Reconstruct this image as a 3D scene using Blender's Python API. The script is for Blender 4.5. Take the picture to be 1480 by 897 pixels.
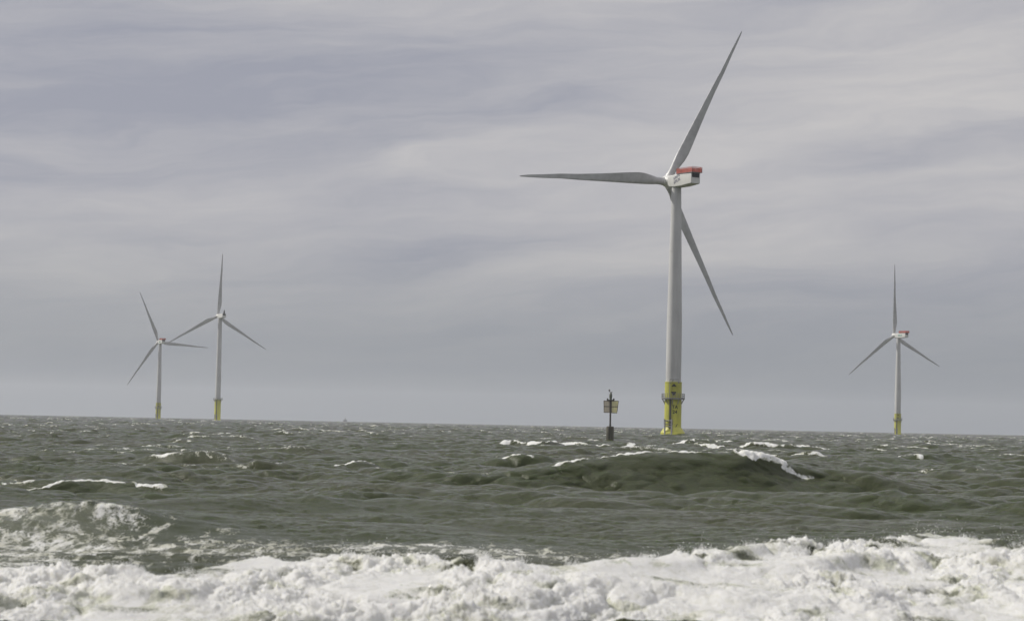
import bpy, bmesh, math, random
import numpy as np
from mathutils import Matrix, Vector, Euler

for o in list(bpy.data.objects): bpy.data.objects.remove(o)
S = bpy.context.scene
COL = S.collection
R = math.radians

# ------------------------------------------------------------------ camera
EYE = 2.5
FPX = 3000.0                       # focal length in photograph pixels (1480 wide)
cam_d = bpy.data.cameras.new('camera'); cam = bpy.data.objects.new('camera', cam_d); COL.objects.link(cam)
cam_d.sensor_width = 36.0; cam_d.lens = FPX/1480*36.0
cam_d.dof.use_dof = True; cam_d.dof.focus_distance = 480.0; cam_d.dof.aperture_fstop = 2.4
cam_d.clip_start = 0.5; cam_d.clip_end = 80000
_p = math.atan(162.8/FPX); _r = R(1.16)
F = Vector((0, math.cos(_p), math.sin(_p))); RT = Vector((1, 0, 0)); UP = RT.cross(F)
RX = math.cos(_r)*RT + math.sin(_r)*UP; UX = -math.sin(_r)*RT + math.cos(_r)*UP
M = Matrix((RX, UX, -F)).transposed().to_4x4(); M.translation = (0, 0, EYE)
cam.matrix_world = M
S.camera = cam

# ------------------------------------------------------------------ sun, sky, exposure
SUN_AZ = R(-71)                    # from +Y towards -X: left and somewhat behind the turbines
SUN_EL = R(41)
sd = Vector((math.sin(SUN_AZ)*math.cos(SUN_EL), math.cos(SUN_AZ)*math.cos(SUN_EL), math.sin(SUN_EL)))
sun_l = bpy.data.lights.new('sun', 'SUN'); sun_l.energy = 3.4; sun_l.angle = R(2.0); sun_l.color = (1.0, 0.955, 0.88)
sun = bpy.data.objects.new('sun', sun_l); COL.objects.link(sun)
sun.rotation_euler = (-sd).to_track_quat('-Z', 'Y').to_euler()
S.view_settings.view_transform = 'Standard'; S.view_settings.look = 'None'
S.view_settings.exposure = 0.0; S.view_settings.gamma = 1.0; S.view_settings.use_curve_mapping = False
try:
    S.cycles.volume_max_steps = 64
    S.cycles.max_bounces = 6; S.cycles.diffuse_bounces = 3; S.cycles.glossy_bounces = 3; S.cycles.volume_bounces = 1
    S.cycles.use_denoising = True
except Exception: pass


class NT:
    """small helper for wiring shader nodes"""
    def __init__(s, tree): s.t = tree; tree.nodes.clear()
    def n(s, typ, **kw):
        nd = s.t.nodes.new(typ)
        for k, v in kw.items():
            if k == 'inp':
                for kk, vv in v.items(): s.put(nd.inputs[kk], vv)
            else: setattr(nd, k, v)
        return nd
    def put(s, sock, v):
        if isinstance(v, bpy.types.NodeSocket): s.t.links.new(v, sock)
        else: sock.default_value = v
    def m(s, op, a, b=0.0, c=0.0, clamp=False):
        nd = s.t.nodes.new('ShaderNodeMath'); nd.operation = op; nd.use_clamp = clamp
        s.put(nd.inputs[0], a); s.put(nd.inputs[1], b); s.put(nd.inputs[2], c)
        return nd.outputs[0]
    def vec(s, x, y, z=0.0):
        nd = s.t.nodes.new('ShaderNodeCombineXYZ')
        for i, v in enumerate((x, y, z)): s.put(nd.inputs[i], v)
        return nd.outputs[0]
    def noise(s, v, scale, detail=4.0, rough=0.5, dist=0.0, dim='3D'):
        nd = s.t.nodes.new('ShaderNodeTexNoise'); nd.noise_dimensions = dim
        s.put(nd.inputs['Vector'], v); s.put(nd.inputs['Scale'], scale); s.put(nd.inputs['Detail'], detail)
        s.put(nd.inputs['Roughness'], rough); s.put(nd.inputs['Distortion'], dist)
        return nd.outputs['Fac']
    def step(s, v, lo, hi, a=0.0, b=1.0):
        nd = s.t.nodes.new('ShaderNodeMapRange'); nd.interpolation_type = 'SMOOTHSTEP'
        for k, x in (('Value', v), ('From Min', lo), ('From Max', hi), ('To Min', a), ('To Max', b)): s.put(nd.inputs[k], x)
        return nd.outputs['Result']
    def mix(s, f, a, b):
        nd = s.t.nodes.new('ShaderNodeMix'); nd.data_type = 'RGBA'
        s.put(nd.inputs[0], f); s.put(nd.inputs[6], a); s.put(nd.inputs[7], b)
        return nd.outputs[2]
    def gauss(s, u, v, u0, v0, su, sv, rot=0.0):
        c, q = math.cos(rot), math.sin(rot)
        du = s.m('SUBTRACT', u, u0); dv = s.m('SUBTRACT', v, v0)
        a = s.m('MULTIPLY_ADD', du, c/su, s.m('MULTIPLY', dv, q/su))
        b = s.m('MULTIPLY_ADD', du, -q/sv, s.m('MULTIPLY', dv, c/sv))
        e = s.m('MULTIPLY_ADD', a, a, s.m('MULTIPLY', b, b))
        return s.m('EXPONENT', s.m('MULTIPLY', e, -1.0))


# cloudy sky: a Nishita sky under a nearly closed, streaky cloud sheet
world = bpy.data.worlds.new('World'); S.world = world; world.use_nodes = True
k = NT(world.node_tree)
out = k.n('ShaderNodeOutputWorld')
sky = k.n('ShaderNodeTexSky', sky_type='NISHITA', sun_disc=False, sun_elevation=SUN_EL, sun_rotation=SUN_AZ, air_density=1.0, dust_density=2.0)
tc = k.n('ShaderNodeTexCoord')
sp = k.n('ShaderNodeSeparateXYZ', inp={0: tc.outputs['Generated']})
dx, dy, dz = sp.outputs
az = k.m('ARCTAN2', dx, dy)                       # azimuth from the sea view, to the right
el = k.m('ARCSINE', k.m('MINIMUM', k.m('MAXIMUM', dz, -1.0), 1.0))
U0 = k.m('MULTIPLY', az, 4.05); V0 = k.m('MULTIPLY', el, 5.0)     # about -1..1 and 0..1 in the photographed piece of sky
# the sheet is seen obliquely: stretch it sideways, more so towards the horizon
pv = k.vec(k.m('MULTIPLY', U0, 1.0), k.m('MULTIPLY', k.m('POWER', k.m('MAXIMUM', V0, 0.0), 0.8), 2.6), 0.0)
warp = k.m('SUBTRACT', k.noise(pv, 1.3, 3.0, 0.5), 0.5)
U = k.m('MULTIPLY_ADD', warp, 0.5, U0)
warp2 = k.m('SUBTRACT', k.noise(k.vec(k.m('ADD', U0, 7.3), k.m('MULTIPLY', V0, 3.2), 2.0), 1.6, 4.0, 0.55), 0.5)
V = k.m('MULTIPLY_ADD', warp2, 0.22, V0)
streak = k.noise(k.vec(k.m('MULTIPLY', U, 1.1), k.m('MULTIPLY_ADD', U, -0.9, k.m('MULTIPLY', V, 7.5)), 4.0), 1.7, 8.0, 0.60, 0.30)
soft = k.noise(k.vec(k.m('MULTIPLY', U, 0.8), k.m('MULTIPLY_ADD', U, -0.5, k.m('MULTIPLY', V, 3.0)), 9.0), 1.1, 3.0, 0.45)
t = k.m('ADD', k.m('MULTIPLY_ADD', k.m('SUBTRACT', streak, 0.5), 1.30, 0.43), k.m('MULTIPLY', k.m('SUBTRACT', soft, 0.5), 0.7))
#            u0     v0    su    sv   rot    weight
for (u0, v0, su, sv, ro, w) in (
    (-0.62, 0.78, 0.62, 0.16, 0.05, -0.22),   # blue grey bank, upper left
    (-0.10, 0.70, 0.35, 0.10, 0.10, -0.10),
    (0.05, 0.61, 0.75, 0.07, 0.14, 0.26),     # pale band climbing to the right
    (0.85, 0.82, 0.50, 0.22, 0.25, 0.30),
    (-0.25, 1.00, 0.35, 0.10, 0.0, 0.14),
    (0.85, 0.68, 0.40, 0.05, 0.16, -0.30),    # darker bar, right
    (-0.30, 0.55, 0.22, 0.03, 0.05, -0.24),
    (-0.22, 0.39, 0.30, 0.045, 0.18, -0.26),  # darker bar, centre
    (0.10, 0.36, 0.55, 0.05, 0.16, 0.16),
    (-0.75, 0.30, 0.40, 0.05, 0.0, 0.14),
    (0.80, 0.24, 0.55, 0.07, 0.08, -0.14),
):
    t = k.m('MULTIPLY_ADD', k.gauss(U, V, u0, v0, su, sv, ro), w*1.35, t)
wisp = k.noise(k.vec(k.m('MULTIPLY', U, 1.6), k.m('MULTIPLY_ADD', U, -1.3, k.m('MULTIPLY', V, 12.0)), 14.0), 3.6, 9.0, 0.66, 0.2)
t = k.m('MULTIPLY_ADD', k.m('SUBTRACT', wisp, 0.5), 0.20, t)
t = k.m('MAXIMUM', k.m('MINIMUM', t, 1.0), 0.0)
cloud = k.mix(t, (0.332, 0.340, 0.402, 1), (0.590, 0.570, 0.566, 1))
# distance air near the horizon dulls the sheet
hz = k.step(V0, 0.0, 0.55)
cloud = k.mix(hz, k.mix(0.16, (0.190, 0.222, 0.258, 1), cloud), cloud)
# thinner, brighter sheet high overhead
cloud2 = k.n('ShaderNodeVectorMath', operation='SCALE', inp={0: cloud, 'Scale': k.step(el, 0.20, 1.1, 1.0, 1.6)}).outputs[0]
bg1 = k.n('ShaderNodeBackground', inp={'Color': sky.outputs[0], 'Strength': 0.08})
bg2 = k.n('ShaderNodeBackground', inp={'Color': cloud2, 'Strength': 1.0})
ms = k.n('ShaderNodeMixShader', inp={0: 0.93, 1: bg1.outputs[0], 2: bg2.outputs[0]})
k.t.links.new(ms.outputs[0], out.inputs[0])

# ------------------------------------------------------------------ materials
def paint(name, col, rough=0.45, dirt=0.12, scale=0.6, metal=0.0, streak=True, trans=0.0):
    m = bpy.data.materials.new(name); m.use_nodes = True
    q = NT(m.node_tree)
    o = q.n('ShaderNodeOutputMaterial')
    tc = q.n('ShaderNodeTexCoord').outputs['Object']
    mp = q.n('ShaderNodeMapping', inp={'Vector': tc, 'Scale': (1.0, 1.0, 0.12 if streak else 1.0)}).outputs[0]
    a = q.noise(mp, scale*2.0, 6.0, 0.6)
    b = q.noise(tc, scale*0.35, 3.0, 0.5)
    f = q.m('ADD', q.m('MULTIPLY', a, 0.6), q.m('MULTIPLY', b, 0.4))
    dark = tuple(c*(1-dirt*1.9) for c in col)+(1,); lite = tuple(min(0.9, c*(1+dirt*0.5)) for c in col)+(1,)
    c = q.mix(q.step(f, 0.32, 0.62), dark, lite)
    p = q.n('ShaderNodeBsdfPrincipled', inp={'Base Color': c, 'Metallic': metal, 'Roughness': q.step(a, 0.3, 0.7, rough+0.12, rough-0.06)})
    if trans:
        tr = q.n('ShaderNodeBsdfTranslucent', inp={'Color': c})
        mx = q.n('ShaderNodeMixShader', inp={0: trans, 1: p.outputs[0], 2: tr.outputs[0]})
        q.t.links.new(mx.outputs[0], o.inputs[0])
    else:
        q.t.links.new(p.outputs[0], o.inputs[0])
    return m

MT = dict(
    tower=paint('tower_paint', (0.54, 0.54, 0.53), 0.42, 0.11, 0.25),
    nacelle=paint('nacelle_paint', (0.66, 0.66, 0.63), 0.40, 0.05, 0.4),
    blade=paint('blade_paint', (0.49, 0.495, 0.49), 0.38, 0.12, 0.25, streak=False),
    yellow=paint('yellow_paint', (0.48, 0.475, 0.075), 0.45, 0.14, 0.7),
    yellowpale=paint('weathered_yellow_paint', (0.56, 0.50, 0.15), 0.6, 0.14, 0.7),
    red=paint('red_paint', (0.50, 0.11, 0.075), 0.5, 0.12, 1.0),
    steel=paint('galvanised_steel', (0.26, 0.26, 0.27), 0.55, 0.2, 1.5, metal=0.2),
    darksteel=paint('dark_steel', (0.10, 0.10, 0.105), 0.6, 0.25, 1.5),
    black=paint('black_lettering', (0.018, 0.020, 0.012), 0.6, 0.1, 2.0),
    slate=paint('slate_blue_lettering', (0.20, 0.20, 0.26), 0.6, 0.1, 2.0),
    teal=paint('teal_lettering', (0.06, 0.30, 0.22), 0.6, 0.1, 2.0),
    vent=paint('black_vent', (0.03, 0.03, 0.034), 0.7, 0.1, 2.0),  # near-black colour of the rear vent and the hoods
    boardtan=paint('dim_tan_board', (0.76, 0.71, 0.62), 0.6, 0.06, 2.0, trans=0.5),  # tan board; its weaker light is put into the duller colour
    boardyellow=paint('lit_yellow_board', (0.85, 0.82, 0.58), 0.6, 0.06, 2.0, trans=0.5),  # yellow board; the stronger light on it is put into the paler colour
    pile=paint('wet_pile', (0.10, 0.096, 0.07), 0.6, 0.35, 1.5),
    pole=paint('weathered_pole', (0.125, 0.115, 0.11), 0.6, 0.3, 1.5),
    lantern=paint('lantern_housing', (0.17, 0.185, 0.15), 0.5, 0.2, 3.0),
    ship=paint('ship_grey', (0.18, 0.18, 0.19), 0.6, 0.2, 0.2),
)

# ------------------------------------------------------------------ mesh helpers
def tag(o, label=None, cat=None, group=None, kind=None):
    for kk, v in (('label', label), ('category', cat), ('group', group), ('kind', kind)):
        if v: o[kk] = v
    return o
def link(name, me, parent=None):
    o = bpy.data.objects.new(name, me); COL.objects.link(o)
    if parent: o.parent = parent
    return o
def finish(bm, name, mat, smooth=True, angle=35):
    bmesh.ops.recalc_face_normals(bm, faces=bm.faces[:])
    me = bpy.data.meshes.new(name); bm.to_mesh(me); bm.free()
    me.materials.append(MT[mat] if isinstance(mat, str) else mat)
    if smooth:
        me.polygons.foreach_set('use_smooth', [True]*len(me.polygons))
        me.set_sharp_from_angle(angle=R(angle))
    return me
def ring_loft(bm, rings, cap=True):
    vs = [[bm.verts.new(p) for p in r] for r in rings]
    n = len(vs[0])
    for a, b in zip(vs[:-1], vs[1:]):
        for i in range(n): bm.faces.new((a[i], a[(i+1) % n], b[(i+1) % n], b[i]))
    if cap: bm.faces.new(vs[0][::-1]); bm.faces.new(vs[-1])
def lathe(bm, prof, n=48, cap=True, at=(0, 0)):
    ring_loft(bm, [[(at[0]+r*math.cos(2*math.pi*i/n), at[1]+r*math.sin(2*math.pi*i/n), z) for i in range(n)] for r, z in prof], cap)
def bar(bm, a, b, r, n=8):
    a = Vector(a); b = Vector(b); d = (b-a).normalized()
    u = d.orthogonal().normalized(); v = d.cross(u)
    ring_loft(bm, [[p+r*(math.cos(2*math.pi*i/n)*u+math.sin(2*math.pi*i/n)*v) for i in range(n)] for p in (a, b)])
def box(bm, lo, hi, bev=0.0):
    g = bmesh.ops.create_cube(bm, size=1.0)['verts']
    for v in g:
        v.co = Vector([lo[i]+(v.co[i]+0.5)*(hi[i]-lo[i]) for i in range(3)])
    if bev:
        es = list({e for v in g for e in v.link_edges})
        bmesh.ops.bevel(bm, geom=es, offset=bev, segments=2, affect='EDGES', profile=0.5)
def torus(bm, rad, z, r, n=48, m=6):
    rings = []
    for i in range(n):
        a = 2*math.pi*i/n
        rings.append([((rad+r*math.cos(2*math.pi*j/m))*math.cos(a), (rad+r*math.cos(2*math.pi*j/m))*math.sin(a), z+r*math.sin(2*math.pi*j/m)) for j in range(m)])
    rings.append(rings[0])
    ring_loft(bm, rings, cap=False)
    bmesh.ops.remove_doubles(bm, verts=bm.verts[:], dist=1e-5)

def text_mesh(txt, size):
    cu = bpy.data.curves.new('lettering', 'FONT'); cu.body = txt; cu.size = size
    cu.align_x = 'CENTER'; cu.align_y = 'CENTER'; cu.extrude = 0.015; cu.offset = size*0.022
    o = bpy.data.objects.new('lettering', cu); COL.objects.link(o)
    dg = bpy.context.evaluated_depsgraph_get()
    me = bpy.data.meshes.new_from_object(o.evaluated_get(dg))
    bpy.data.objects.remove(o); bpy.data.curves.remove(cu)
    me.materials.clear()
    return me

# ------------------------------------------------------------------ wind turbines
ROTOR = 46.5
TILT = R(5)
CACHE = {}
def cached(key, fn):
    if key not in CACHE: CACHE[key] = fn()
    return CACHE[key]

def blade_mesh():
    # span along +Z, chord along Y (leading edge +Y), thickness along X
    st = [  # r, chord, thickness ratio, twist deg, pitch axis position
        (0.9, 1.95, 1.00, 0, .5), (2.0, 1.95, 1.00, 4, .5), (3.4, 2.15, .82, 9, .46), (5.2, 2.75, .55, 12, .39), (7.4, 3.35, .38, 12.5, .33),
        (9.5, 3.50, .31, 11.5, .30), (12.5, 3.28, .27, 9.5, .30), (17, 2.78, .24, 7, .30), (22, 2.28, .22, 4.8, .30), (28, 1.80, .20, 3, .30),
        (34, 1.40, .18, 1.2, .20), (39.5, 1.05, .17, .8, .30), (43.5, .76, .16, .2, .32), (45.6, .48, .16, 0, .36), (46.35, .24, .16, 0, .42), (46.5, .08, .2, 0, .45)]
    bm = bmesh.new(); rings = []
    n = 28
    for r, c, th, tw, pa in st:
        c = c if r < 3 else c*.86
        w = min(1.0, max(0.0, (r-1.8)/5.0)); ring = []
        for i in range(n):
            a = 2*math.pi*i/n
            cx = 0.5*(1+math.cos(a))                     # 0 leading .. 1 trailing
            yt = 5*th*(.2969*math.sqrt(max(cx, 0))-.126*cx-.3516*cx*cx+.2843*cx**3-.1036*cx**4)
            sgn = 1 if math.sin(a) >= 0 else -1
            foil = (cx, sgn*yt*(1.12 if sgn > 0 else .88)+0.03*w*math.sin(math.pi*cx))
            circ = (cx, 0.5*math.sin(a))
            px = (foil[0]*w+circ[0]*(1-w)-pa)*c; pt = (foil[1]*w+circ[1]*(1-w))*c
            tr = R(tw)
            y = -px*math.cos(tr)-pt*math.sin(tr); x = -px*math.sin(tr)+pt*math.cos(tr)
            ring.append((x-0.9*(r/ROTOR)**2*0.6, y, r))
        rings.append(ring)
    ring_loft(bm, rings)
    return finish(bm, 'blade', 'blade', angle=60)

def hub_mesh():
    # spinner of revolution about +X, nose at +X, plus the three root collars
    bm = bmesh.new()
    prof = [(-1.95, 1.20), (-1.3, 1.38), (-.3, 1.50), (.5, 1.46), (1.1, 1.25), (1.6, .9), (1.95, .5), (2.1, .12)]
    ring_loft(bm, [[(x, r*math.cos(2*math.pi*i/32), r*math.sin(2*math.pi*i/32)) for i in range(32)] for x, r in prof])
    for j in range(3):
        a = 2*math.pi*j/3
        d = Vector((0, math.sin(a), math.cos(a)))
        bar(bm, d*0.7, d*1.75, 1.07, 28)
    return finish(bm, 'hub', 'nacelle')

def nacelle_body():
    # axis along X, hub end at +X; tapered box with rounded edges, underside rising to the tail
    bm = bmesh.new(); rings = []
    def rect(x, w, z0, z1, rad):
        pts = []
        for (sx, sz) in ((1, 1), (-1, 1), (-1, -1), (1, -1)):
            cx = sx*(w/2-rad); cz = (z1-rad) if sz > 0 else (z0+rad)
            a0 = {(1, 1): 0, (-1, 1): 90, (-1, -1): 180, (1, -1): 270}[(sx, sz)]
            for s in range(5):
                a = R(a0+90*s/4); pts.append((x, cx+rad*math.cos(a), cz+rad*math.sin(a)))
        return pts
    for x, w, z0, z1, rad in ((2.85, 2.3, -1.15, 1.15, .55), (2.55, 2.75, -1.42, 1.38, .32), (.2, 3.0, -1.62, 1.50, .18), (-3.0, 3.05, -1.58, 1.55, .15),
                              (-6.6, 2.95, -1.25, 1.55, .14), (-7.1, 2.9, -1.17, 1.54, .14)):
        rings.append(rect(x, w, z0, z1, rad))
    ring_loft(bm, rings)
    return finish(bm, 'nacelle', 'nacelle', angle=30)

def roof_railing():
    bm = bmesh.new()
    x0, x1, w = -7.7, -1.3, 1.62
    z0, z1 = 1.62, 2.95
    def panel(a, b):
        a = Vector(a); b = Vector(b); n = max(2, round((b-a).length/0.5))
        for i in range(n+1):
            p = a.lerp(b, i/n); bar(bm, (p.x, p.y, z0), (p.x, p.y, z1), .05, 6)
        for z in (z0+.05, z0+.38, z0+.72, z1):
            bar(bm, (a.x, a.y, z), (b.x, b.y, z), .05, 6)
        # netting panel with gaps
        d = (b-a)
        for i in range(n):
            p = a.lerp(b, (i+.24)/n); q = a.lerp(b, (i+.76)/n)
            nn = Vector((-d.y, d.x, 0)).normalized()*.012
            ring_loft(bm, [[p+nn+Vector((0, 0, z0+.10)), q+nn+Vector((0, 0, z0+.10)), q-nn+Vector((0, 0, z0+.10)), p-nn+Vector((0, 0, z0+.10))],
                           [p+nn+Vector((0, 0, z1-.22)), q+nn+Vector((0, 0, z1-.22)), q-nn+Vector((0, 0, z1-.22)), p-nn+Vector((0, 0, z1-.22))]])
    panel((x0, -w, 0), (x1, -w, 0)); panel((x0, w, 0), (x1, w, 0)); panel((x0, -w, 0), (x0, w, 0)); panel((x1, -w, 0), (x1, w, 0))
    return finish(bm, 'roof_railing', 'red')
def roof_deck():
    bm = bmesh.new(); box(bm, (-7.75, -1.66, 1.545), (-1.25, 1.66, 1.62), .02)
    return finish(bm, 'roof_deck', 'steel')
def rear_vent():
    bm = bmesh.new(); box(bm, (-7.16, -1.15, .35), (-7.06, 1.15, 1.42), .02)
    for i in range(5): box(bm, (-7.22, -1.1, .42+i*.2), (-7.165, 1.1, .47+i*.2))
    return finish(bm, 'rear_vent', 'vent')
def tail_mast():
    bm = bmesh.new()
    ring_loft(bm, [[(-7.0, -.7, 1.5), (-6.3, -.7, 1.5), (-6.3, .7, 1.5), (-7.0, .7, 1.5)], [(-7.2, -.25, 4.2), (-6.9, -.25, 4.2), (-6.9, .25, 4.2), (-7.2, .25, 4.2)]])
    bar(bm, (-7.05, 0, 4.2), (-7.05, 0, 5.0), .07)
    return finish(bm, 'tail_fin', 'darksteel')

def side_mark(kind):
    # blurred company mark on the flank (-Y... side seen from the shore is +Y of the nacelle)
    random.seed(5)
    bm = bmesh.new(); y0, y1 = 1.50, 1.56
    if kind == 'slate':
        # two slanting rows of short strokes, too far off to read
        for row, (xs, zc, hh) in enumerate(((( -.2, -.75, -1.25, -1.75, -2.3), .55, .62), ((-.3, -.8, -1.35, -1.95, -2.5), -.45, .78))):
            for i, x in enumerate(xs):
                zz = zc+.16*i; w = .17+.05*(i % 2)
                for (dx_, dz_, ww, h2) in ((0, 0, w, hh), (-.16, hh*.32*(1 if i % 2 else -1), .26, hh*.26)):
                    box(bm, (x+dx_-ww/2, y0, zz+dz_-h2/2), (x+dx_+ww/2, y1 - .004*(dx_ != 0), zz+dz_+h2/2))
    else:
        for i in range(7):
            x = -.7-i*.55
            box(bm, (x-.17, y0, -.38), (x+.17, y1, .38 if i % 3 else .30))
    me = finish(bm, 'company_mark', kind, smooth=False)
    return me

def tower_mesh(h, zb, rt, rb, rings=True):
    bm = bmesh.new()
    prof = []
    for i in range(25):
        f = i/24
        z = zb+(h-zb)*f
        g = 0.0 if f < .28 else (f-.28)/.72
        prof.append((rb+(rt-rb)*g, z))
        if rings and i in (8, 16):
            r = prof[-1][0]; prof += [(r+.035, z+.02), (r+.035, z+.14), (r, z+.16)]
    lathe(bm, prof, 56)
    return finish(bm, 'tower', 'tower', angle=50)

def railing_ring(rad, z, hgt, n=26):
    bm = bmesh.new()
    for zz in (z+hgt, z+hgt*.52): torus(bm, rad, zz, .045)
    torus(bm, rad, z+.12, .06)
    for i in range(n):
        a = 2*math.pi*i/n; bar(bm, (rad*math.cos(a), rad*math.sin(a), z), (rad*math.cos(a), rad*math.sin(a), z+hgt), .045, 6)
    return finish(bm, 'railing', 'steel')

def pol(r, a, z): return (r*math.cos(a), r*math.sin(a), z)

def turbine(name_label, x, y, hub_z, yaw_deg, phi_deg, spec):
    yaw = R(90+yaw_deg)
    root = bpy.data.objects.new('wind_turbine', None); COL.objects.link(root)
    root.location = (x, y, 0); root.empty_display_size = 5
    tag(root, name_label, 'wind turbine', 'offshore wind turbines standing in the sea')
    big = spec == 'tall'
    over = 4.0
    zn = hub_z - over*math.sin(TILT)
    ytop, plat = (16.0, 15.7) if big else (13.9, 9.75)
    rb, rt = (1.95, 1.45) if big else (1.96, 1.22)
    ry = 2.35 if big else 2.17
    link('tower', cached(('tower', round(zn, 1)), lambda: tower_mesh(zn-1.4, ytop, rt, rb)), root)
    def tp():
        bm = bmesh.new()
        pr = [(ry, -4), (ry, 2.0)] if spec != 'near' else [(3.1, -4.0), (3.1, .95), (3.06, 1.0), (ry+.05, 2.25), (ry, 2.3)]
        pr += [(ry, plat-.9), (ry+.06, plat-.88), (ry+.06, plat-.7), (ry, plat-.68), (ry, ytop-.25), (ry+.05, ytop-.23), (ry+.05, ytop-.02), (rb-.02, ytop)]
        pr = [p for i, p in enumerate(pr) if i == 0 or p[1] >= pr[i-1][1]-1e-6]
        lathe(bm, pr, 56); return finish(bm, 'transition_piece', 'yellow')
    link('transition_piece', cached(('tp', spec == 'near', big), tp), root)
    cam_a = math.atan2(-y, -x)                       # towards the shore
    # working platform
    pr_ = 3.6 if big else 3.0
    def deck():
        bm = bmesh.new()
        lathe(bm, [(ry-.05, plat-.30), (pr_-.1, plat-.30), (pr_, plat-.24), (pr_, plat), (ry-.05, plat)], 48)
        return finish(bm, 'platform_deck', 'steel')
    dk = link('access_platform', cached(('deck', big), deck), root)
    link('railing', cached(('rail', big), lambda: railing_ring(pr_-.08, plat, 1.15)), dk)
    def br():
        bm = bmesh.new(); bar(bm, (ry, 0, plat-1.55), (pr_-.15, 0, plat-.3), .08)
        return finish(bm, 'support_strut', 'steel')
    for i in range(10):
        link('support_strut', cached(('strut', big), br), dk).rotation_euler.z = 2*math.pi*i/10+.16
    # ladder pipe down the shoreward left, boat landing at its foot
    la = cam_a-R(17)
    def ladder():
        bm = bmesh.new()
        for s in (-.22, .22):
            o = Vector((-math.sin(0), math.cos(0), 0))*s
            bar(bm, Vector((ry+.28, 0, .4))+o, Vector((ry+.28, 0, plat-.3))+o, .07)
        z = .7
        while z < plat-.4:
            bar(bm, (ry+.28, -.22, z), (ry+.28, .22, z), .028, 6); z += .32
        for z in np.arange(1.5, plat-.5, 1.7):
            bar(bm, (ry-.05, 0, z), (ry+.28, 0, z), .05, 6)
        # cage hoops
        box(bm, (ry+.02, -.13, .4), (ry+.16, .13, plat-.35))
        return finish(bm, 'ladder', 'darksteel')
    ld = link('ladder', cached(('ladder', big), ladder), root); ld.rotation_euler.z = la
    def landing():
        bm = bmesh.new()
        for s in (-.95, .95):
            bar(bm, (ry+.75, s, -1.5), (ry+.75, s, 4.3), .20, 12)
            for z in (1.2, 3.9): bar(bm, (ry-.1, s*.7, z), (ry+.75, s, z), .11)
        for z in (2.5, 4.0): bar(bm, (ry+.75, -.95, z), (ry+.75, .95, z), .10)
        box(bm, (ry+.1, -1.25, 3.0), (ry+.75, 1.0, 3.2))
        for s in (-1.2, .95): bar(bm, (ry+.7, s, 3.2), (ry+.7, s, 4.5), .06)
        return finish(bm, 'boat_landing', 'steel')
    bl = link('boat_landing', cached(('landing', big), landing), root); bl.rotation_euler.z = la-R(6)
    # dark lamp hoods above and below each other on the shoreward face
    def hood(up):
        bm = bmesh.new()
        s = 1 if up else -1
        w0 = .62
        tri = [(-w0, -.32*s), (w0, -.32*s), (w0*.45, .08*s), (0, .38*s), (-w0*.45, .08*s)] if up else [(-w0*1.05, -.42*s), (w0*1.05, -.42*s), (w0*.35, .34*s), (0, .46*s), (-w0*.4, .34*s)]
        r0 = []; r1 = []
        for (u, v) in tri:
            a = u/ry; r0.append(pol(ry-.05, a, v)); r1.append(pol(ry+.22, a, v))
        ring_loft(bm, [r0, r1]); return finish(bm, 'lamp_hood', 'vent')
    if not big:
        for up, z, da in ((True, 13.05, 4), (False, 10.95, 3)):
            h_ = link('lamp_hood', cached(('hood', up), lambda: hood(up)), root); h_.location.z = z; h_.rotation_euler.z = cam_a+R(da)
        # davit frame over the platform
        def davit():
            bm = bmesh.new(); rr = pr_-.35
            bar(bm, (rr, -.9, plat), (rr, -.9, 14.55), .075)
            bar(bm, (rr, -.9, 14.5), (rr, 1.45, 14.5), .075)
            bar(bm, (rr, -.9, 13.35), (rr, .15, 14.5), .05)
            bar(bm, (rr, 1.35, 14.5), (rr, 1.35, 13.9), .035)
            box(bm, (rr-.13, 1.2, 13.5), (rr+.13, 1.5, 13.95), .04)
            return finish(bm, 'davit_crane', 'steel')
        dv = link('davit_crane', cached(('davit',), davit), root); dv.rotation_euler.z = cam_a
    if spec == 'near':
        num = bpy.data.objects.new('turbine_number', None)
        bm = bmesh.new()
        for txt, z in (('TA', 7.45), ('24', 6.2)):
            me = text_mesh(txt, 1.18)
            for v in me.vertices:
                a = v.co.x/ry; r_ = ry+.02+.03*(v.co.z > 0); zz = z+v.co.y
                v.co = pol(r_, a, zz)
            bm.from_mesh(me); bpy.data.meshes.remove(me)
        me = finish(bm, 'turbine_number', 'black', smooth=False)
        bpy.data.objects.remove(num)
        o = link('turbine_number', me, root); o.rotation_euler.z = cam_a+R(13)
        # small dark depth marks near the foot
        bm = bmesh.new()
        for (u, z, w, h_) in ((.95, 3.05, .42, .10), (.95, 2.75, .10, .30), (.78, 2.5, .1, .1), (1.25, 3.05, .18, .09)):
            r0 = [pol(ry-.02, (u+du)/ry, z+dz_) for du, dz_ in ((-w, -h_), (w, -h_), (w, h_), (-w, h_))]
            r1 = [pol(ry+.015, (u+du)/ry, z+dz_) for du, dz_ in ((-w, -h_), (w, -h_), (w, h_), (-w, h_))]
            ring_loft(bm, [r0, r1])
        o = link('depth_mark', finish(bm, 'depth_mark', 'pile', smooth=False), root); o.rotation_euler.z = cam_a
    # nacelle
    nac = link('nacelle', cached(('nac',), nacelle_body), root)
    nac.location = (-.6*math.cos(yaw), -.6*math.sin(yaw), zn); nac.rotation_euler.z = yaw
    link('rear_vent', cached(('vent',), rear_vent), nac)
    if big:
        link('tail_fin', cached(('fin',), tail_mast), nac)
    else:
        link('roof_deck', cached(('rdeck',), roof_deck), nac)
        link('roof_railing', cached(('rrail',), roof_railing), nac)
        kd = 'slate' if spec == 'near' else 'teal'
        link('company_mark', cached(('mark', kd), lambda: side_mark(kd)), nac)
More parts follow.
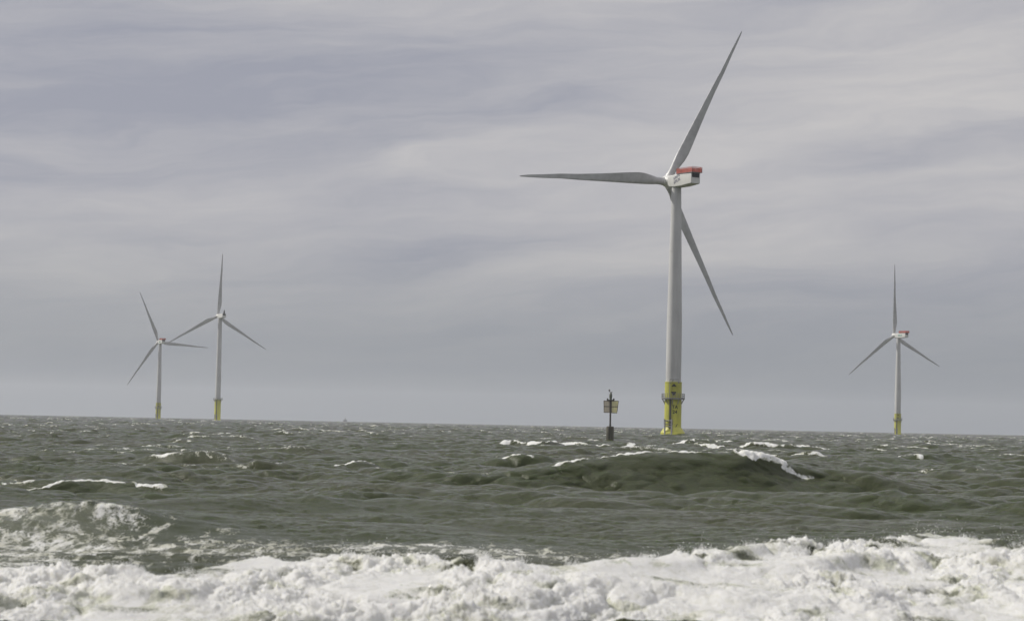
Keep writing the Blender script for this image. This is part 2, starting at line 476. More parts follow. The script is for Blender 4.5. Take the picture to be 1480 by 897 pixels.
    # rotor
    base = Matrix.Translation((over*math.cos(TILT)*math.cos(yaw), over*math.cos(TILT)*math.sin(yaw), hub_z)) @ Matrix.Rotation(yaw, 4, 'Z') @ Matrix.Rotation(-TILT, 4, 'Y')
    # phi: angle of the first blade seen from behind the rotor, counter-clockwise from the right
    # local frame looking along +X from behind: right = -Y, up = +Z
    th0 = math.pi/2-R(phi_deg)                       # clockwise from up, seen from behind
    hb = link('hub', cached(('hub',), hub_mesh), root)
    hb.matrix_local = base @ Matrix.Rotation(th0, 4, 'X')
    for j in range(3):
        b = link('blade', cached(('blade',), blade_mesh), root)
        b.matrix_local = base @ Matrix.Rotation(th0+2*math.pi*j/3, 4, 'X')
    return root

turbine('largest and nearest wind turbine, TA 24 on its yellow foot, one blade pointing left', 41.72, 532.0, 65.85, 33.95, 63.1, 'near')
turbine('small far wind turbine alone at the right, red roof railing, one blade pointing straight up', 253.05, 1356.0, 65.1, 33.0, 95.7, 'far')
turbine('lower wind turbine of the left pair, red roof railing, one blade reaching towards its neighbour', -301.35, 1781.0, 66.4, 31.7, 115.65, 'far')
turbine('taller wind turbine of the left pair, dark collar atop its yellow foot, no red railing', -216.65, 1540.0, 77.8, 30.6, 89.6, 'tall')

# ------------------------------------------------------------------ beacon post with day boards
def beacon():
    root = bpy.data.objects.new('beacon_post', None); COL.objects.link(root); root.location = (14.5, 300.0, 0)
    tag(root, 'dark beacon post with two pale boards and a lantern, standing left of the nearest turbine', 'beacon')
    bm = bmesh.new(); lathe(bm, [(.56, -3), (.55, 2.1), (.53, 2.28), (.42, 2.36)], 28); link('pile', finish(bm, 'pile', 'pile'), root)
    bm = bmesh.new(); lathe(bm, [(.16, 2.36), (.15, 2.6), (.13, 2.7), (.13, 6.1)], 20); link('pole', finish(bm, 'pole', 'pole'), root)
    def board(xo, xi, zt, zb, xob, mat, rot):
        bm = bmesh.new()
        f = [(xi, zb), (xob, zb), (xo, zt), (xi, zt)]
        ring_loft(bm, [[(x, -.02, z) for x, z in f], [(x, .02, z) for x, z in f]])
        o = link('day_board', finish(bm, 'day_board', mat, smooth=False), root); o.rotation_euler.z = rot; o.location.y = -.17
        bm = bmesh.new()
        for (a, b) in zip(f, f[1:]+f[:1]): bar(bm, (a[0], -.04, a[1]), (b[0], -.04, b[1]), .035, 6)
        zm = (zt+zb)/2+.02
        bar(bm, (xi, -.05, zm), ((xo+xob)/2, -.05, zm), .05, 6)
        link('frame', finish(bm, 'frame', 'pole'), o)
        return o
    a = board(-.99, -.12, 6.02, 4.33, -.93, 'boardtan', R(-8)); a['label'] = 'duller tan board'
    b = board(1.15, .13, 6.02, 4.28, .95, 'boardyellow', R(10)); b['label'] = 'brighter pale yellow board'
    bm = bmesh.new()
    lathe(bm, [(.34, 6.08), (.36, 6.12), (.36, 6.18), (.30, 6.2)], 20)
    for s in (-1, 1): bar(bm, (s*.12, 0, 6.08), (s*.52, -.05, 6.1), .05)
    link('top_plate', finish(bm, 'top_plate', 'pole'), root)
    bm = bmesh.new(); lathe(bm, [(.16, 6.2), (.17, 6.35), (.21, 6.5), (.22, 6.85), (.19, 7.05), (.13, 7.15), (.14, 7.2), (.05, 7.26)], 20)
    bar(bm, (.05, 0, 7.15), (.2, 0, 7.32), .06)
    link('lantern', finish(bm, 'lantern', 'lantern'), root)
    bm = bmesh.new(); bar(bm, (-.02, 0, 7.1), (-.2, 0, 7.5), .045); 
    bmesh.ops.create_icosphere(bm, subdivisions=2, radius=.13, matrix=Matrix.Translation((-.2, 0, 7.52)) @ Matrix.Diagonal((1.2, 1, .85, 1)))
    bar(bm, (-.2, 0, 7.55), (-.22, 0, 7.72), .03)
    link('bent_arm', finish(bm, 'bent_arm', 'pole'), root)  # dark shape of unclear kind on the lantern, built as a bent arm
    for s, xx in ((-1, -.46), (1, .46)):
        bm = bmesh.new(); lathe(bm, [(.05, 6.1), (.12, 6.14), (.13, 6.26), (.09, 6.36), (.03, 6.4)], 14, at=(xx, -.05))
        link('side_knob', finish(bm, 'side_knob', 'pole'), root)  # small dark shapes of unclear kind, built as turned knobs
beacon()

# ------------------------------------------------------------------ far vessel, hull down
def vessel():
    root = bpy.data.objects.new('distant_vessel', None); COL.objects.link(root); root.location = (-404.0, 5100.0, -2.2); root.scale = (.45, .45, .95)
    tag(root, 'tiny faint grey vessel on the horizon, right of the left pair of turbines', 'vessel')
    bm = bmesh.new()
    ring_loft(bm, [[(-9, -1.2, 0), (6, -2.2, 0), (9.5, 0, 0), (6, 2.2, 0), (-9, 1.2, 0)], [(-10, -2.2, 4.6), (6, -2.8, 4.8), (11.5, 0, 5.8), (6, 2.8, 4.8), (-10, 2.2, 4.6)]])
    link('hull', finish(bm, 'hull', 'ship'), root)
    bm = bmesh.new(); box(bm, (-2.2, -2, 4.7), (3.2, 2, 7.6), .2); box(bm, (-1.2, -1.6, 7.6), (2.4, 1.6, 9.4), .2); link('wheelhouse', finish(bm, 'wheelhouse', 'ship'), root)
    bm = bmesh.new(); bar(bm, (.3, 0, 9.4), (.3, 0, 13.0), .35); bar(bm, (-1, 0, 11.4), (1.6, 0, 11.4), .15); link('mast', finish(bm, 'mast', 'ship'), root)
vessel()

# ------------------------------------------------------------------ sea
rng = np.random.default_rng(11)
def ocean_tile(L, N, lmin, lmax, lpeak, hs, spread, head, seed):
    """one periodic patch of a wind sea: height, horizontal pull and crest folding"""
    g = np.random.default_rng(seed)
    kx = 2*np.pi*np.fft.fftfreq(N, L/N); KX, KY = np.meshgrid(kx, kx); K = np.hypot(KX, KY); K[0, 0] = 1e-6
    lam = 2*np.pi/K
    kp = 2*np.pi/lpeak
    sp_ = np.exp(-1.25*(kp/K)**2)*K**-4.0
    ca = (KX*math.cos(head)+KY*math.sin(head))/K
    sp_ *= np.where(ca > 0, ca, 0)**spread+0.03*np.abs(ca)**2
    sp_ *= ((lam > lmin) & (lam < lmax))
    sp_[0, 0] = 0
    h = np.sqrt(sp_)*(g.normal(size=(N, N))+1j*g.normal(size=(N, N)))
    H = np.fft.ifft2(h).real; s = hs/4/H.std(); h = h*s
    H = np.fft.ifft2(h).real
    DX = np.fft.ifft2(1j*KX/K*h).real; DY = np.fft.ifft2(1j*KY/K*h).real
    xx = np.fft.ifft2(-KX*KX/K*h).real; yy = np.fft.ifft2(-KY*KY/K*h).real; xy = np.fft.ifft2(-KX*KY/K*h).real
    q = 1.0
    J = (1+q*xx)*(1+q*yy)-(q*xy)**2
    return dict(L=L, N=N, f=[a.astype(np.float32) for a in (H, DX, DY, J)])
def band_tile(L, N, lam0, seed, width=0.35, elong=1.0):
    g = np.random.default_rng(seed)
    kx = np.fft.fftfreq(N, L/N); KX, KY = np.meshgrid(kx, kx); K = np.hypot(KX*elong, KY); K[0, 0] = 1e-9
    w = np.exp(-(np.log(K*lam0)/width)**2); w[0, 0] = 0
    n = np.fft.ifft2(w*np.fft.fft2(g.normal(size=(N, N)))).real
    return dict(L=L, N=N, f=[(n/n.std()).astype(np.float32)])
def sample(tile, x, y, idx, rot=0.0):
    c, s = math.cos(rot), math.sin(rot)
    N = tile['N']; q = N/tile['L']
    u = ((c*x-s*y)*q) % N; v = ((s*x+c*y)*q) % N
    i = np.floor(u).astype(np.int32); j = np.floor(v).astype(np.int32)
    fu = (u-i).astype(np.float32); fv = (v-j).astype(np.float32)
    i %= N; j %= N; i1 = (i+1) % N; j1 = (j+1) % N
    res = []
    for n in idx:
        a = tile['f'][n]
        res.append((a[j, i]*(1-fu)+a[j, i1]*fu)*(1-fv)+(a[j1, i]*(1-fu)+a[j1, i1]*fu)*fv)
    return res
def sstep(x, a, b):
    t = np.clip((x-a)/(b-a), 0, 1); return t*t*(3-2*t)

def geo(a, b, r):
    n = int(math.log(b/a)/math.log(r)); return a*np.exp(np.linspace(0, math.log(b/a), n, endpoint=False))
rows = np.concatenate([np.arange(22.0, 40, .026), np.arange(40, 95, .06), geo(95, 320, 1.0015), geo(320, 2600, 1.0028), geo(2600, 9000, 1.006)])
tc_ = np.linspace(-.31, .31, 1060)
side = .31*np.exp(np.linspace(0, math.log(6), 40))[1:]
cols = np.concatenate([-side[::-1], tc_, side])
YB, TB = np.meshgrid(rows, cols, indexing='ij')
YB = YB.astype(np.float64); XB = YB*TB
nr, nc = YB.shape
X = XB.ravel().copy(); Y = YB.ravel().copy()
T_ = TB.ravel()

HEAD = R(-100)                                   # the sea runs in towards the beach
big = ocean_tile(173.0, 1024, 1.5, 90, 15.0, 0.70, 2.5, HEAD, 3)
mid = ocean_tile(61.0, 1024, .35, 9, 3.6, 0.34, 1.6, HEAD-.15, 5)
sml = ocean_tile(9.7, 512, .06, .8, 1.2, .040, 1.0, HEAD+.2, 8)
patch = band_tile(700.0, 512, 60.0, 21, .8)
fade = 1-sstep(np.abs(T_), .32, .5)
shoal = .16+.84*sstep(Y, 38, 70)
H, DX, DY, J = sample(big, X, Y, (0, 1, 2, 3), .15)
amp = shoal*(0.35+.65*fade)*(1+.45*sstep(Y, 120, 500))
Z = H*amp
PX = -DX*amp*1.0; PY = -DY*amp*1.0
pm = sample(patch, X, Y*1.0, (0,), .2)[0]
gust = np.clip(.95+.25*sample(patch, X*6, Y*6, (0,), .4)[0], .5, 1.4)
fm = fade*(1-.6*sstep(Y, 700, 1500))*(.28+.72*sstep(Y, 42, 85))*gust
Hm, DXm, DYm, Jm = sample(mid, X, Y, (0, 1, 2, 3), -.1)
Z += Hm*fm; PX += -DXm*fm*1.1; PY += -DYm*fm*1.1
fs = fade*(1-sstep(Y, 90, 200))*gust
Hs, DXs, DYs = sample(sml, X, Y, (0, 1, 2), 0.0)
Z += Hs*fs; PX += -DXs*fs*.9; PY += -DYs*fs*.9
jq = np.quantile(J[::97], (.0012, .010)); jm = np.quantile(Jm[::97], (.0005, .004))
dist = sstep(Y, 75, 300)
foam = (.28+.13*dist)*np.clip(1+.30*pm, .45, 1.3)*np.maximum(sstep(-J+.08*pm, -jq[1], -jq[0]), .75*sstep(-Jm+.05*pm, -jm[1], -jm[0]))*fade*sstep(Y, 55, 100)
# single larger waves: x0, y0, half width, height, front length, back length, crest skew, foam strength, foam width
meander = band_tile(64.0, 256, 9.0, 41, .8)
def wave(x0, y0, hw, ht, lf, lb, skew=0.0, fo=0.0, fw=.35, f0=-1.0, f1=1.0, trough=.25, foff=0.0, mean=.5, puff=.05, calm=0.0, pw=2.0, rg=.14):
    global Z, foam, PY
    mw = sample(meander, X+13*x0, X*0+3*y0, (0,))[0]*mean
    yc = y0+skew*(X-x0)+mw
    lat = np.exp(-np.abs((X-x0)/hw)**2.2)
    rough = sample(meander, X*1.0+5*y0, Y*1.0, (0,))[0]
    d = Y-yc
    prof = np.where(d < 0, np.exp(-np.abs(d/lf)**pw), np.exp(-np.abs(d/lb)**pw))
    tr = np.exp(-((d+2.6*lf)/(1.5*lf))**2)
    Z = Z*(1-calm*lat*np.maximum(prof, tr))+ht*lat*(prof-trough*tr)*(1+rg*rough)
    PY = PY-.35*ht*lat*prof
    if fo:
        u = (X-x0)/hw
        win = sstep(u, f0-.12, f0+.05)*(1-sstep(u, f1-.05, f1+.12))
        jag = sample(band, X*1.0, Y*.5, (0,))[0]
        jg2 = sample(band, X*.3+y0, Y*.25, (0,))[0]; jg3 = sample(band, X*1.6+y0, Y*.9, (0,))[0]
        fg = win*np.exp(-((d-foff+.22*fw*(jag+jg2))/(fw*np.clip(1+.45*jg2, .3, 2)))**2)
        Z = Z+puff*fg*(np.tanh(np.abs(jg3))+np.tanh(np.abs(jag))-.5)
        foam = np.maximum(foam, fo*fg*np.clip(1+.22*jg2+.15*jag, .2, 1.4))
band = band_tile(16.0, 512, 1.0, 51, .7)
wave(7.4, 85.0, 7.0, 1.40, 1.8, 5.0, .24, .75, .15, -.8, .05, mean=.22, calm=.9, pw=1.6, rg=.04)      # the green wave before the near turbine
wave(10.35, 85.6, 1.15, .20, .8, 1.6, .24, .70, .40, -1.0, 1.0, 0, -.2, .10, .10)
wave(11.9, 85.4, .8, .08, .8, 1.6, .35, .58, .25, -1.0, 1.0, 0, -.3, .15, .05)
wave(13.2, 88.0, 5.0, .36, 1.8, 3.0, .35)
wave(-14.0, 70.6, 3.4, .55, 1.3, 2.6, -.10, .85, .16, -.6, .75, mean=.8)      # left, thin white lip
wave(-17.5, 71.5, 2.0, .30, 1.3, 2.6, .10, .6, .12, -.6, .75, mean=.8)
wave(-9.4, 44.3, 3.4, .55, 1.9, 3.6, .12, .44, .30, -.9, .5, .10)             # foam-laced hump, left
wave(-7.5, 103.5, 1.9, .40, 1.2, 2.2, 0, .8, .28, -.55, .55, puff=.08)
wave(.9, 116, 2.6, .60, 1.4, 2.6, 0, .75, .20, -.5, .1)
wave(-1.5, 92, 4.0, .30, 1.5, 3.0, .1)
wave(-7.0, 57, 2.8, .26, 1.2, 2.4, .1)
wave(-3.5, 57.5, 1.8, .22, 1.0, 2.0, -.1)
wave(2.0, 64, 2.5, .22, 1.2, 2.4, -.1)
wave(9.0, 62, 3.0, .22, 1.2, 2.4, .1)
wave(6.8, 215, 9.5, .55, 2.5, 6, .05, .95, .50, -.9, .9, .2, -.2, 1.2, .09)      # white lines by the beacon
wave(24.3, 270, 5.0, .60, 2.5, 6, -.2, .92, .6, -.8, .9, .2, -.4, 1.2, .12)
wave(28.0, 236, 8.5, .62, 2.5, 6, -.05, .95, .6, -.75, .9, .2, -.3, 1.2, .10)
wave(22.8, 168, 3.5, .5, 2.0, 4, 0, .75, .35, -.8, .8, mean=1)
wave(33.0, 165, 3.0, .55, 2.0, 4, .1, .8, .4, -.9, -.2, mean=1)
wave(-16.0, 105, 3.0, .30, 1.6, 3, 0, .5, .25, -.8, -.2, mean=1)
wave(-29.0, 190, 4.0, .4, 2.0, 4, 0, .6, .3, -.5, .5, mean=1.5)
# swirl foam round the turbine feet
for (tx, ty, rr) in ((42.05, 532, 7.0), (253.05, 1356, 9.0), (-301.35, 1781, 7.0), (-216.65, 1540, 20.0)):
    foam = np.maximum(foam, 1.1*np.exp(-(((X-tx)/rr)**2+((Y-ty+5)/(rr*.9))**2)))
# spent foam lying in front of the hump and trailing off to the right
lace = np.exp(-(((X+9.3)/4.2)**2)**1.5)*sstep(Y, 31, 34)*(1-sstep(Y, 43.8, 46))*.46
lace = np.maximum(lace, .46*(1-sstep(X, -4.5, 1.8))*np.exp(-((Y-39.5+.25*(X+5))/3.8)**2))
lace = np.maximum(lace, .46*np.exp(-((X+1)/4.5)**4)*np.exp(-((Y-40.0+.3*X)/2.6)**2))
foam = np.maximum(foam, lace)

# breaker on the beach: crest line as (x, y, height) stations
BR = np.array([(-40, 29, .44), (-12, 29.2, .44), (-7.64, 29.09, .44), (-6.48, 29.08, .46), (-5.17, 28.26, .49), (-4.47, 27.98, .50), (-4.01, 30.06, .52), (-3.72, 31.32, .55), (-3.15, 30.37, .54),
               (-2.59, 30.84, .55), (-1.75, 30.52, .56), (-.81, 29.59, .58), (-.12, 28.15, .60), (1.11, 28.54, .62), (2.26, 30.04, .64), (3.44, 31.76, .66), (4.85, 32.72, .69),
               (6.56, 34.87, .71), (7.26, 36.06, .76), (7.96, 34.94, .74), (8.39, 33.86, .75), (9.07, 33.89, .76), (12, 33, .7), (40, 32, .7)])
near = Y < 48
xn, yn = X[near], Y[near]
wob = sample(meander, xn*2.2, yn*2.2, (0,))[0]
lay = [band_tile(11.7, 1024, l_, 60+i, .45, 1.5) for i, l_ in enumerate((1.0, .50, .26, .13, .065, .035))]
def noise3(lam, seed, n=96):
    """periodic 3-D band noise, about 12 features across; returns a sampler over points in metres"""
    g = np.random.default_rng(seed); kk = np.fft.fftfreq(n, 1.0)*n
    A, B, C = np.meshgrid(kk, kk, kk, indexing='ij'); K = np.sqrt(A*A+B*B+C*C); K[0, 0, 0] = 1e-9
    w = np.exp(-(np.log(K/12.0)/.38)**2); w[0, 0, 0] = 0
    v = np.fft.ifftn(w*np.fft.fftn(g.normal(size=(n, n, n)))).real; v = (v/v.std()).astype(np.float32)
    q = n/(12.0*lam)
    def f(x, y, z):
        p = [(c*q) % n for c in (x, y, z)]; i = [np.floor(c).astype(np.int32) for c in p]; fr = [(c-d).astype(np.float32) for c, d in zip(p, i)]
        i = [d % n for d in i]; j = [(d+1) % n for d in i]; r = 0
        for bx in (0, 1):
            for by in (0, 1):
                for bz in (0, 1):
                    r = r+v[(j if bx else i)[0], (j if by else i)[1], (j if bz else i)[2]]*(fr[0] if bx else 1-fr[0])*(fr[1] if by else 1-fr[1])*(fr[2] if bz else 1-fr[2])
        return r
    return f
# crest stations lie on rays from the beach: interpolate along x/y
tn = BR[:, 0]/BR[:, 1]
ye = np.interp(xn/yn, tn, BR[:, 1]); ze = np.interp(xn/yn, tn, BR[:, 2])-.04-.09*sstep(-xn, -1, 5)
yf = 23.95+.08*wob-.5*sstep(-xn, 1.5, 3.5)+1.42*np.exp(-((xn-1.6)/.95)**4)+1.40*np.exp(-((xn-5.7)/.8)**4)
s_ = np.clip((ye-yn)/(ye-yf), 0, 1.2)
back = np.where(yn > ye, np.exp(-((yn-ye)/.75)**2), 1.0)
# broken water: a ramp to the crest with a few tongues that swell, merge and fade along the beach
bore = np.where(s_ <= 1, .13+(ze-.13)*np.clip(1-s_, 0, 1)**.9, .13*(1-sstep(s_, 1.0, 1.04)))
for i, (ph, am, lf_, lb_) in enumerate(((.93, .06, .25, .6), (.66, .12, .38, 1.0), (.38, .12, .42, 1.1), (.12, .08, .40, .9))):
    wv = sample(meander, xn*1.5+9*i, yn*.2+5*i, (0,))[0]; on = np.clip(.55+.7*sample(meander, xn*1.1+23*i, yn*.2+11*i, (0,))[0], 0, 1.5)
    dd = (ph-s_)*(ye-yf)-.45*wv
    bore += am*on*np.where(dd < 0, np.exp(-(dd/lf_)**2), np.exp(-(dd/lb_)**2))*(s_ < 1)
inz = (1-sstep(yn-ye, .2, 1.4))*sstep(-s_, -1.03, -.97)
h0 = back*bore
nrn = int(near.sum())//nc
h2d = h0.reshape(nrn, nc); x2 = xn.reshape(nrn, nc); y2 = yn.reshape(nrn, nc)
gx = np.gradient(h2d, axis=1)/np.gradient(x2, axis=1); gy = np.gradient(h2d, axis=0)/np.gradient(y2, axis=0)
gx = np.clip(gx, -1.5, 1.5).ravel(); gy = np.clip(gy, -1.5, 1.5).ravel(); il = 1/np.sqrt(1+gx*gx+gy*gy)
NX, NY, NZ = -gx*il, -gy*il, il
px_, py_, pz_ = xn.copy(), yn.copy(), h0.copy()
bill = np.zeros_like(xn)
vig = np.clip(.85+.50*sample(meander, xn*2.3+5, yn*1.3+9, (0,))[0], .2, 1.6)
for i, (l_, a_) in enumerate(((1.05, .095), (.52, .030), (.27, .013), (.13, .0075), (.07, .0055), (.042, .0045))):
    f3 = noise3(l_, 200+i)
    # a little deeper than wide, as the wash is drawn out towards the shore
    n_ = f3(px_, py_*.7, pz_*1.1)
    d_ = a_*((np.tanh(np.abs(n_)*1.1)-.45) if i < 2 else (.6*n_+.5*np.abs(n_)-.4))*vig*inz
    if i in (1, 2, 3):
        # thin torn sheets thrown upwards between the puffs
        m_ = f3(px_+31.7, py_*.7+12.3, pz_*1.1+5.1); pz_ += (0, .016, .018, .014)[i]*np.clip(1-np.abs(m_)*2.2, 0, 1)**1.5*np.clip(vig*1.6-.8, 0, 1.2)*inz
    lift = .5 if i < 2 else 0.0
    px_ += NX*d_; py_ += NY*d_-.25*np.abs(d_)*(i < 3); pz_ += NZ*d_
    bill += d_
Z[near] = Z[near]*(1-inz)+pz_
PX[near] = PX[near]*(1-inz)+(px_-xn); PY[near] = PY[near]*(1-inz)+(py_-yn)
thin = sample(meander, xn*3.1+2, yn*3.5, (0,))[0]
th2 = sample(lay[1], xn*.6, yn*.6, (0,))[0]
face = np.clip(-gy*1.2, 0, 1)
fd = np.clip(.74+.16*thin+.08*th2+1.8*bill, .48, 1.1)
upper = sstep(-s_, -.36, -.05)*np.exp(-((xn-6.2)/3.2)**4)
fd = np.minimum(fd, 1.0)-.20*upper-.15*sstep(-s_, -.2, 0)*np.exp(-((xn+1.9)/1.6)**2)
foam[near] = np.maximum(foam[near]*(yn > yf-.1), np.clip(fd, 0, 1.2)*inz*sstep(-s_, -1.01, -.99))
foam[near] = np.maximum(foam[near], (.52+.10*thin)*np.exp(-((yn-ye-.7)/1.0)**2)*(yn > ye-.2))
# shoreward of the wash the sheet dips under the sand
Z[near] -= .9*sstep(-(yn-yf), .0, .25)

Z = Z-Y*Y/(2*6371000.0)                        # the earth's curve sets the horizon
co = np.empty((nr*nc, 3), np.float32); co[:, 0] = X+PX; co[:, 1] = Y+PY; co[:, 2] = Z
me = bpy.data.meshes.new('sea')
me.vertices.add(nr*nc); me.vertices.foreach_set('co', co.ravel())
idx = np.arange(nr*nc, dtype=np.int32).reshape(nr, nc)
quads = np.stack([idx[:-1, :-1], idx[:-1, 1:], idx[1:, 1:], idx[1:, :-1]], -1).reshape(-1, 4)
nf = len(quads)
me.loops.add(nf*4); me.loops.foreach_set('vertex_index', quads.ravel())
me.polygons.add(nf); me.polygons.foreach_set('loop_start', np.arange(0, nf*4, 4, dtype=np.int32))
me.polygons.foreach_set('use_smooth', np.ones(nf, bool))
me.update(calc_edges=True)
at = me.attributes.new('foam', 'FLOAT', 'POINT'); at.data.foreach_set('value', np.clip(foam, 0, 1.3).astype(np.float32))
sea = link('sea', me); tag(sea, kind='structure')

def water_mat():
    m = bpy.data.materials.new('sea_water'); m.use_nodes = True
    q = NT(m.node_tree); o = q.n('ShaderNodeOutputMaterial')
    pos = q.n('ShaderNodeNewGeometry').outputs['Position']
    fo = q.n('ShaderNodeAttribute', attribute_name='foam').outputs['Fac']
    st = q.n('ShaderNodeMapping', inp={'Vector': pos, 'Scale': (1.5, .55, 1.5)}).outputs[0]
    n1 = q.noise(st, 1.5, 8.0, .62, .9)
    n2 = q.noise(st, 4.5, 6.0, .6, .6)
    ridge = q.m('SUBTRACT', 1.0, q.m('MULTIPLY', q.m('ABSOLUTE', q.m('SUBTRACT', n2, .5)), 5.0))
    lc = q.m('ADD', q.m('MULTIPLY', q.m('MULTIPLY_ADD', n1, 2.3, -.65, clamp=True), .70), q.m('MULTIPLY', q.m('MAXIMUM', ridge, 0.0), .30))
    lo = q.m('SUBTRACT', .93, fo)
    f = q.step(lc, lo, q.m('ADD', lo, .30))
    f = q.m('MULTIPLY', f, q.step(fo, .02, .14))
    # water body: silty green, a little greener and browner in drifts
    drift = q.noise(pos, .05, 3.0, .5)
    body = q.mix(q.step(drift, .35, .65), (.040, .051, .0165, 1), (.047, .052, .021, 1))
    rip = q.noise(q.n('ShaderNodeMapping', inp={'Vector': pos, 'Scale': (.8, 1.6, 1.0)}).outputs[0], 5.0, 8.0, .66, .3)
    bmp = q.n('ShaderNodeBump', inp={'Strength': .8, 'Distance': .07, 'Height': rip})
    w = q.n('ShaderNodeBsdfPrincipled', inp={'Base Color': body, 'Roughness': .20, 'IOR': 1.333, 'Normal': bmp.outputs[0], 'Subsurface Weight': q.step(fo, .03, .25, .7, 0.0), 'Subsurface Radius': (.55, .9, .25), 'Subsurface Scale': .5})
    w.inputs['Specular IOR Level'].default_value = .35
    # foam: dense froth is white, thin froth lets the silty water tint it
    fn = q.noise(pos, 16.0, 9.0, .70)
    fb = q.n('ShaderNodeBump', inp={'Strength': .9, 'Distance': .035, 'Height': fn})
    milk = q.n('ShaderNodeBsdfPrincipled', inp={'Base Color': (.50, .51, .41, 1), 'Roughness': .22, 'IOR': 1.333, 'Normal': bmp.outputs[0]})
    w = q.n('ShaderNodeMixShader', inp={0: q.step(fo, .42, .58, 0.0, .98), 1: w.outputs[0], 2: milk.outputs[0]})
    mot = q.noise(st, 1.1, 7.0, .62, .8)
    dens = q.step(q.m('ADD', q.m('MULTIPLY_ADD', q.m('SUBTRACT', mot, .5), 1.3, fo), q.m('MULTIPLY', q.m('SUBTRACT', n1, .5), .55)), .22, .74)
    fine = q.noise(q.n('ShaderNodeMapping', inp={'Vector': pos, 'Scale': (1.0, .6, .8)}).outputs[0], 11.0, 8.0, .72, .7)
    dens = q.m('MULTIPLY_ADD', q.m('SUBTRACT', fine, .52), 2.6, dens, clamp=True)
    fc = q.mix(dens, (.53, .53, .42, 1), (.82, .82, .79, 1))
    d = q.n('ShaderNodeBsdfPrincipled', inp={'Base Color': fc, 'Roughness': .55, 'Normal': fb.outputs[0], 'Subsurface Weight': .85, 'Subsurface Radius': (1.0, .97, .88), 'Subsurface Scale': .12})
    tl = q.n('ShaderNodeBsdfTranslucent', inp={'Color': fc})
    fr = q.n('ShaderNodeMixShader', inp={0: .22, 1: d.outputs[0], 2: tl.outputs[0]})
    mx = q.n('ShaderNodeMixShader', inp={0: f, 1: w.outputs[0], 2: fr.outputs[0]})
    q.t.links.new(mx.outputs[0], o.inputs[0])
    return m
me.materials.append(water_mat())

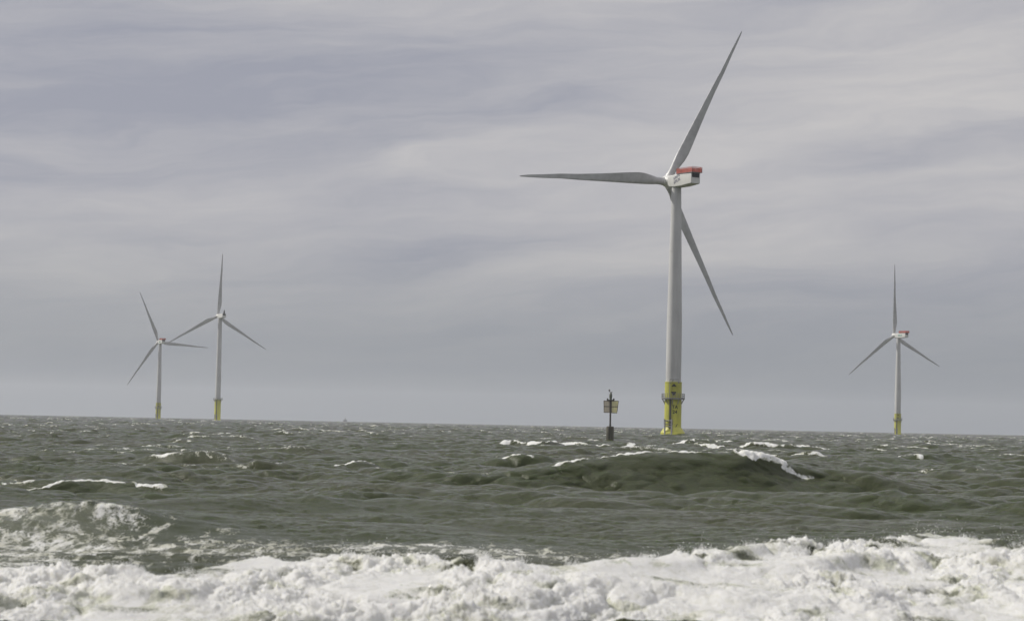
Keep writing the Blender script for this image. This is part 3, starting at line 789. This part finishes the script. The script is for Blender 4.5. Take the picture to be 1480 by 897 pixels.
# ------------------------------------------------------------------ spray thrown up by the breaker
def spray():
    g = np.random.default_rng(77)
    cr = near.nonzero()[0]
    sc = bill*inz
    ok = (np.abs(T_[cr]) < .30) & (inz > .6) & (s_ < 1.0)
    # weight towards raised, broken patches
    clump = np.clip(.2+sample(lay[1], xn*.9, yn*.5, (0,))[0], 0, 2)**2
    w = np.where(ok, np.clip(sc+.05, 0, .3)*(.05+clump), 0); w = w/w.sum()
    pick = g.choice(cr, 30000, p=w)
    n = len(pick)
    r = .0022+.0040*g.random(n)**3
    P = np.column_stack([co[pick, 0]+g.normal(size=n)*.025, co[pick, 1]+g.normal(size=n)*.03-.02, co[pick, 2]+g.exponential(.022, n)*(.4+.5*clump[pick-cr[0]]), r]).tolist()
    # taller jets along the crest
    for (jx, jy, n, hh, ww) in ((7.25, 36.0, 160, .16, .22), (8.45, 34.0, 260, .20, .28), (-3.7, 31.3, 160, .09, .3), (-2.2, 30.7, 160, .09, .5), (3.4, 31.7, 90, .08, .4), (5.6, 33.6, 110, .09, .5),
                               (-6.6, 29.1, 90, .07, .3), (-.6, 29.5, 110, .07, .4), (1.9, 29.6, 100, .07, .4), (8.9, 33.9, 220, .2, .2)):
        zc = np.interp(jx/jy, tn, BR[:, 2])
        for _ in range(n):
            h_ = g.exponential(hh*.38)
            P.append((jx+g.normal()*ww*(1+h_), jy-.15+g.normal()*.1, zc+.02+h_, .002+.0045*g.random()**3))
    P = np.array(P)
    oc = np.array([(1, 0, 0), (-1, 0, 0), (0, 1, 0), (0, -1, 0), (0, 0, 1.3), (0, 0, -1.3)])
    tri = np.array([(0, 2, 4), (2, 1, 4), (1, 3, 4), (3, 0, 4), (2, 0, 5), (1, 2, 5), (3, 1, 5), (0, 3, 5)])
    v = (P[:, None, :3]+oc[None]*P[:, None, 3:]).reshape(-1, 3)
    # torn threads of water flung up out of the wash in clumps
    w2 = np.where(ok, np.clip(sc+.04, 0, .3)*np.clip(clump-.8, 0, 3)**2, 0); w2 = w2/w2.sum()
    ps = g.choice(cr, 14000, p=w2); m = len(ps)
    D = np.column_stack([g.normal(size=m)*.45+.15, g.normal(size=m)*.35-.25, .55+g.random(m)]); D /= np.linalg.norm(D, axis=1)[:, None]
    hl = .010+.045*g.random(m)**2; wd = .0018+.0022*g.random(m)
    A = np.cross(D, np.array([[0.0, 1.0, 0.1]])); A /= np.linalg.norm(A, axis=1)[:, None]; B = np.cross(D, A)
    C = co[ps].astype(float)+D*(hl*.8)[:, None]+g.normal(size=(m, 3))*.012
    v2 = np.stack([C+A*wd[:, None], C-A*wd[:, None], C+B*wd[:, None], C-B*wd[:, None], C+D*hl[:, None], C-D*hl[:, None]], 1).reshape(-1, 3)
    v = np.concatenate([v, v2]); P = np.concatenate([P, np.zeros((m, 4))])
    f = (tri[None]+6*np.arange(len(P))[:, None, None]).reshape(-1, 3)
    ms_ = bpy.data.meshes.new('sea_spray'); ms_.from_pydata(v.tolist(), [], f.tolist())
    m = bpy.data.materials.new('spray_drops'); m.use_nodes = True
    p = m.node_tree.nodes['Principled BSDF']; p.inputs['Base Color'].default_value = (.86, .86, .85, 1); p.inputs['Roughness'].default_value = .25
    ms_.materials.append(m)
    tag(link('sea_spray', ms_), kind='stuff')
spray()

# ------------------------------------------------------------------ wet beach under the wash
bm = bmesh.new()
vs = [bm.verts.new(p) for p in ((-400, -60, 2.0), (400, -60, 2.0), (400, 24.0, .10), (-400, 24.0, .10), (400, 60, -1.6), (-400, 60, -1.6))]
bm.faces.new((vs[0], vs[1], vs[2], vs[3])); bm.faces.new((vs[3], vs[2], vs[4], vs[5]))
def sand():
    m = bpy.data.materials.new('wet_sand'); m.use_nodes = True
    q = NT(m.node_tree); o = q.n('ShaderNodeOutputMaterial'); tcx = q.n('ShaderNodeTexCoord').outputs['Object']
    n = q.noise(tcx, 14.0, 6.0, .65)
    p = q.n('ShaderNodeBsdfPrincipled', inp={'Base Color': q.mix(n, (.035, .028, .026, 1), (.11, .09, .085, 1)), 'Roughness': .35})
    b = q.n('ShaderNodeBump', inp={'Strength': .6, 'Distance': .03, 'Height': n}); q.t.links.new(b.outputs[0], p.inputs['Normal'])
    q.t.links.new(p.outputs[0], o.inputs[0]); return m
tag(link('beach', finish(bm, 'beach', sand(), smooth=False)), kind='structure')

# ------------------------------------------------------------------ sea air
bm = bmesh.new(); box(bm, (-16000, -300, -9), (16000, 9600, 136))
hm = bpy.data.materials.new('sea_haze'); hm.use_nodes = True
q = NT(hm.node_tree); o = q.n('ShaderNodeOutputMaterial')
pv_ = q.n('ShaderNodeVolumePrincipled', inp={'Color': (.93, .95, 1.0, 1), 'Density': .00008, 'Anisotropy': .3})
q.t.links.new(pv_.outputs[0], o.inputs['Volume'])
tag(link('haze', finish(bm, 'haze', hm, smooth=False)), kind='stuff')
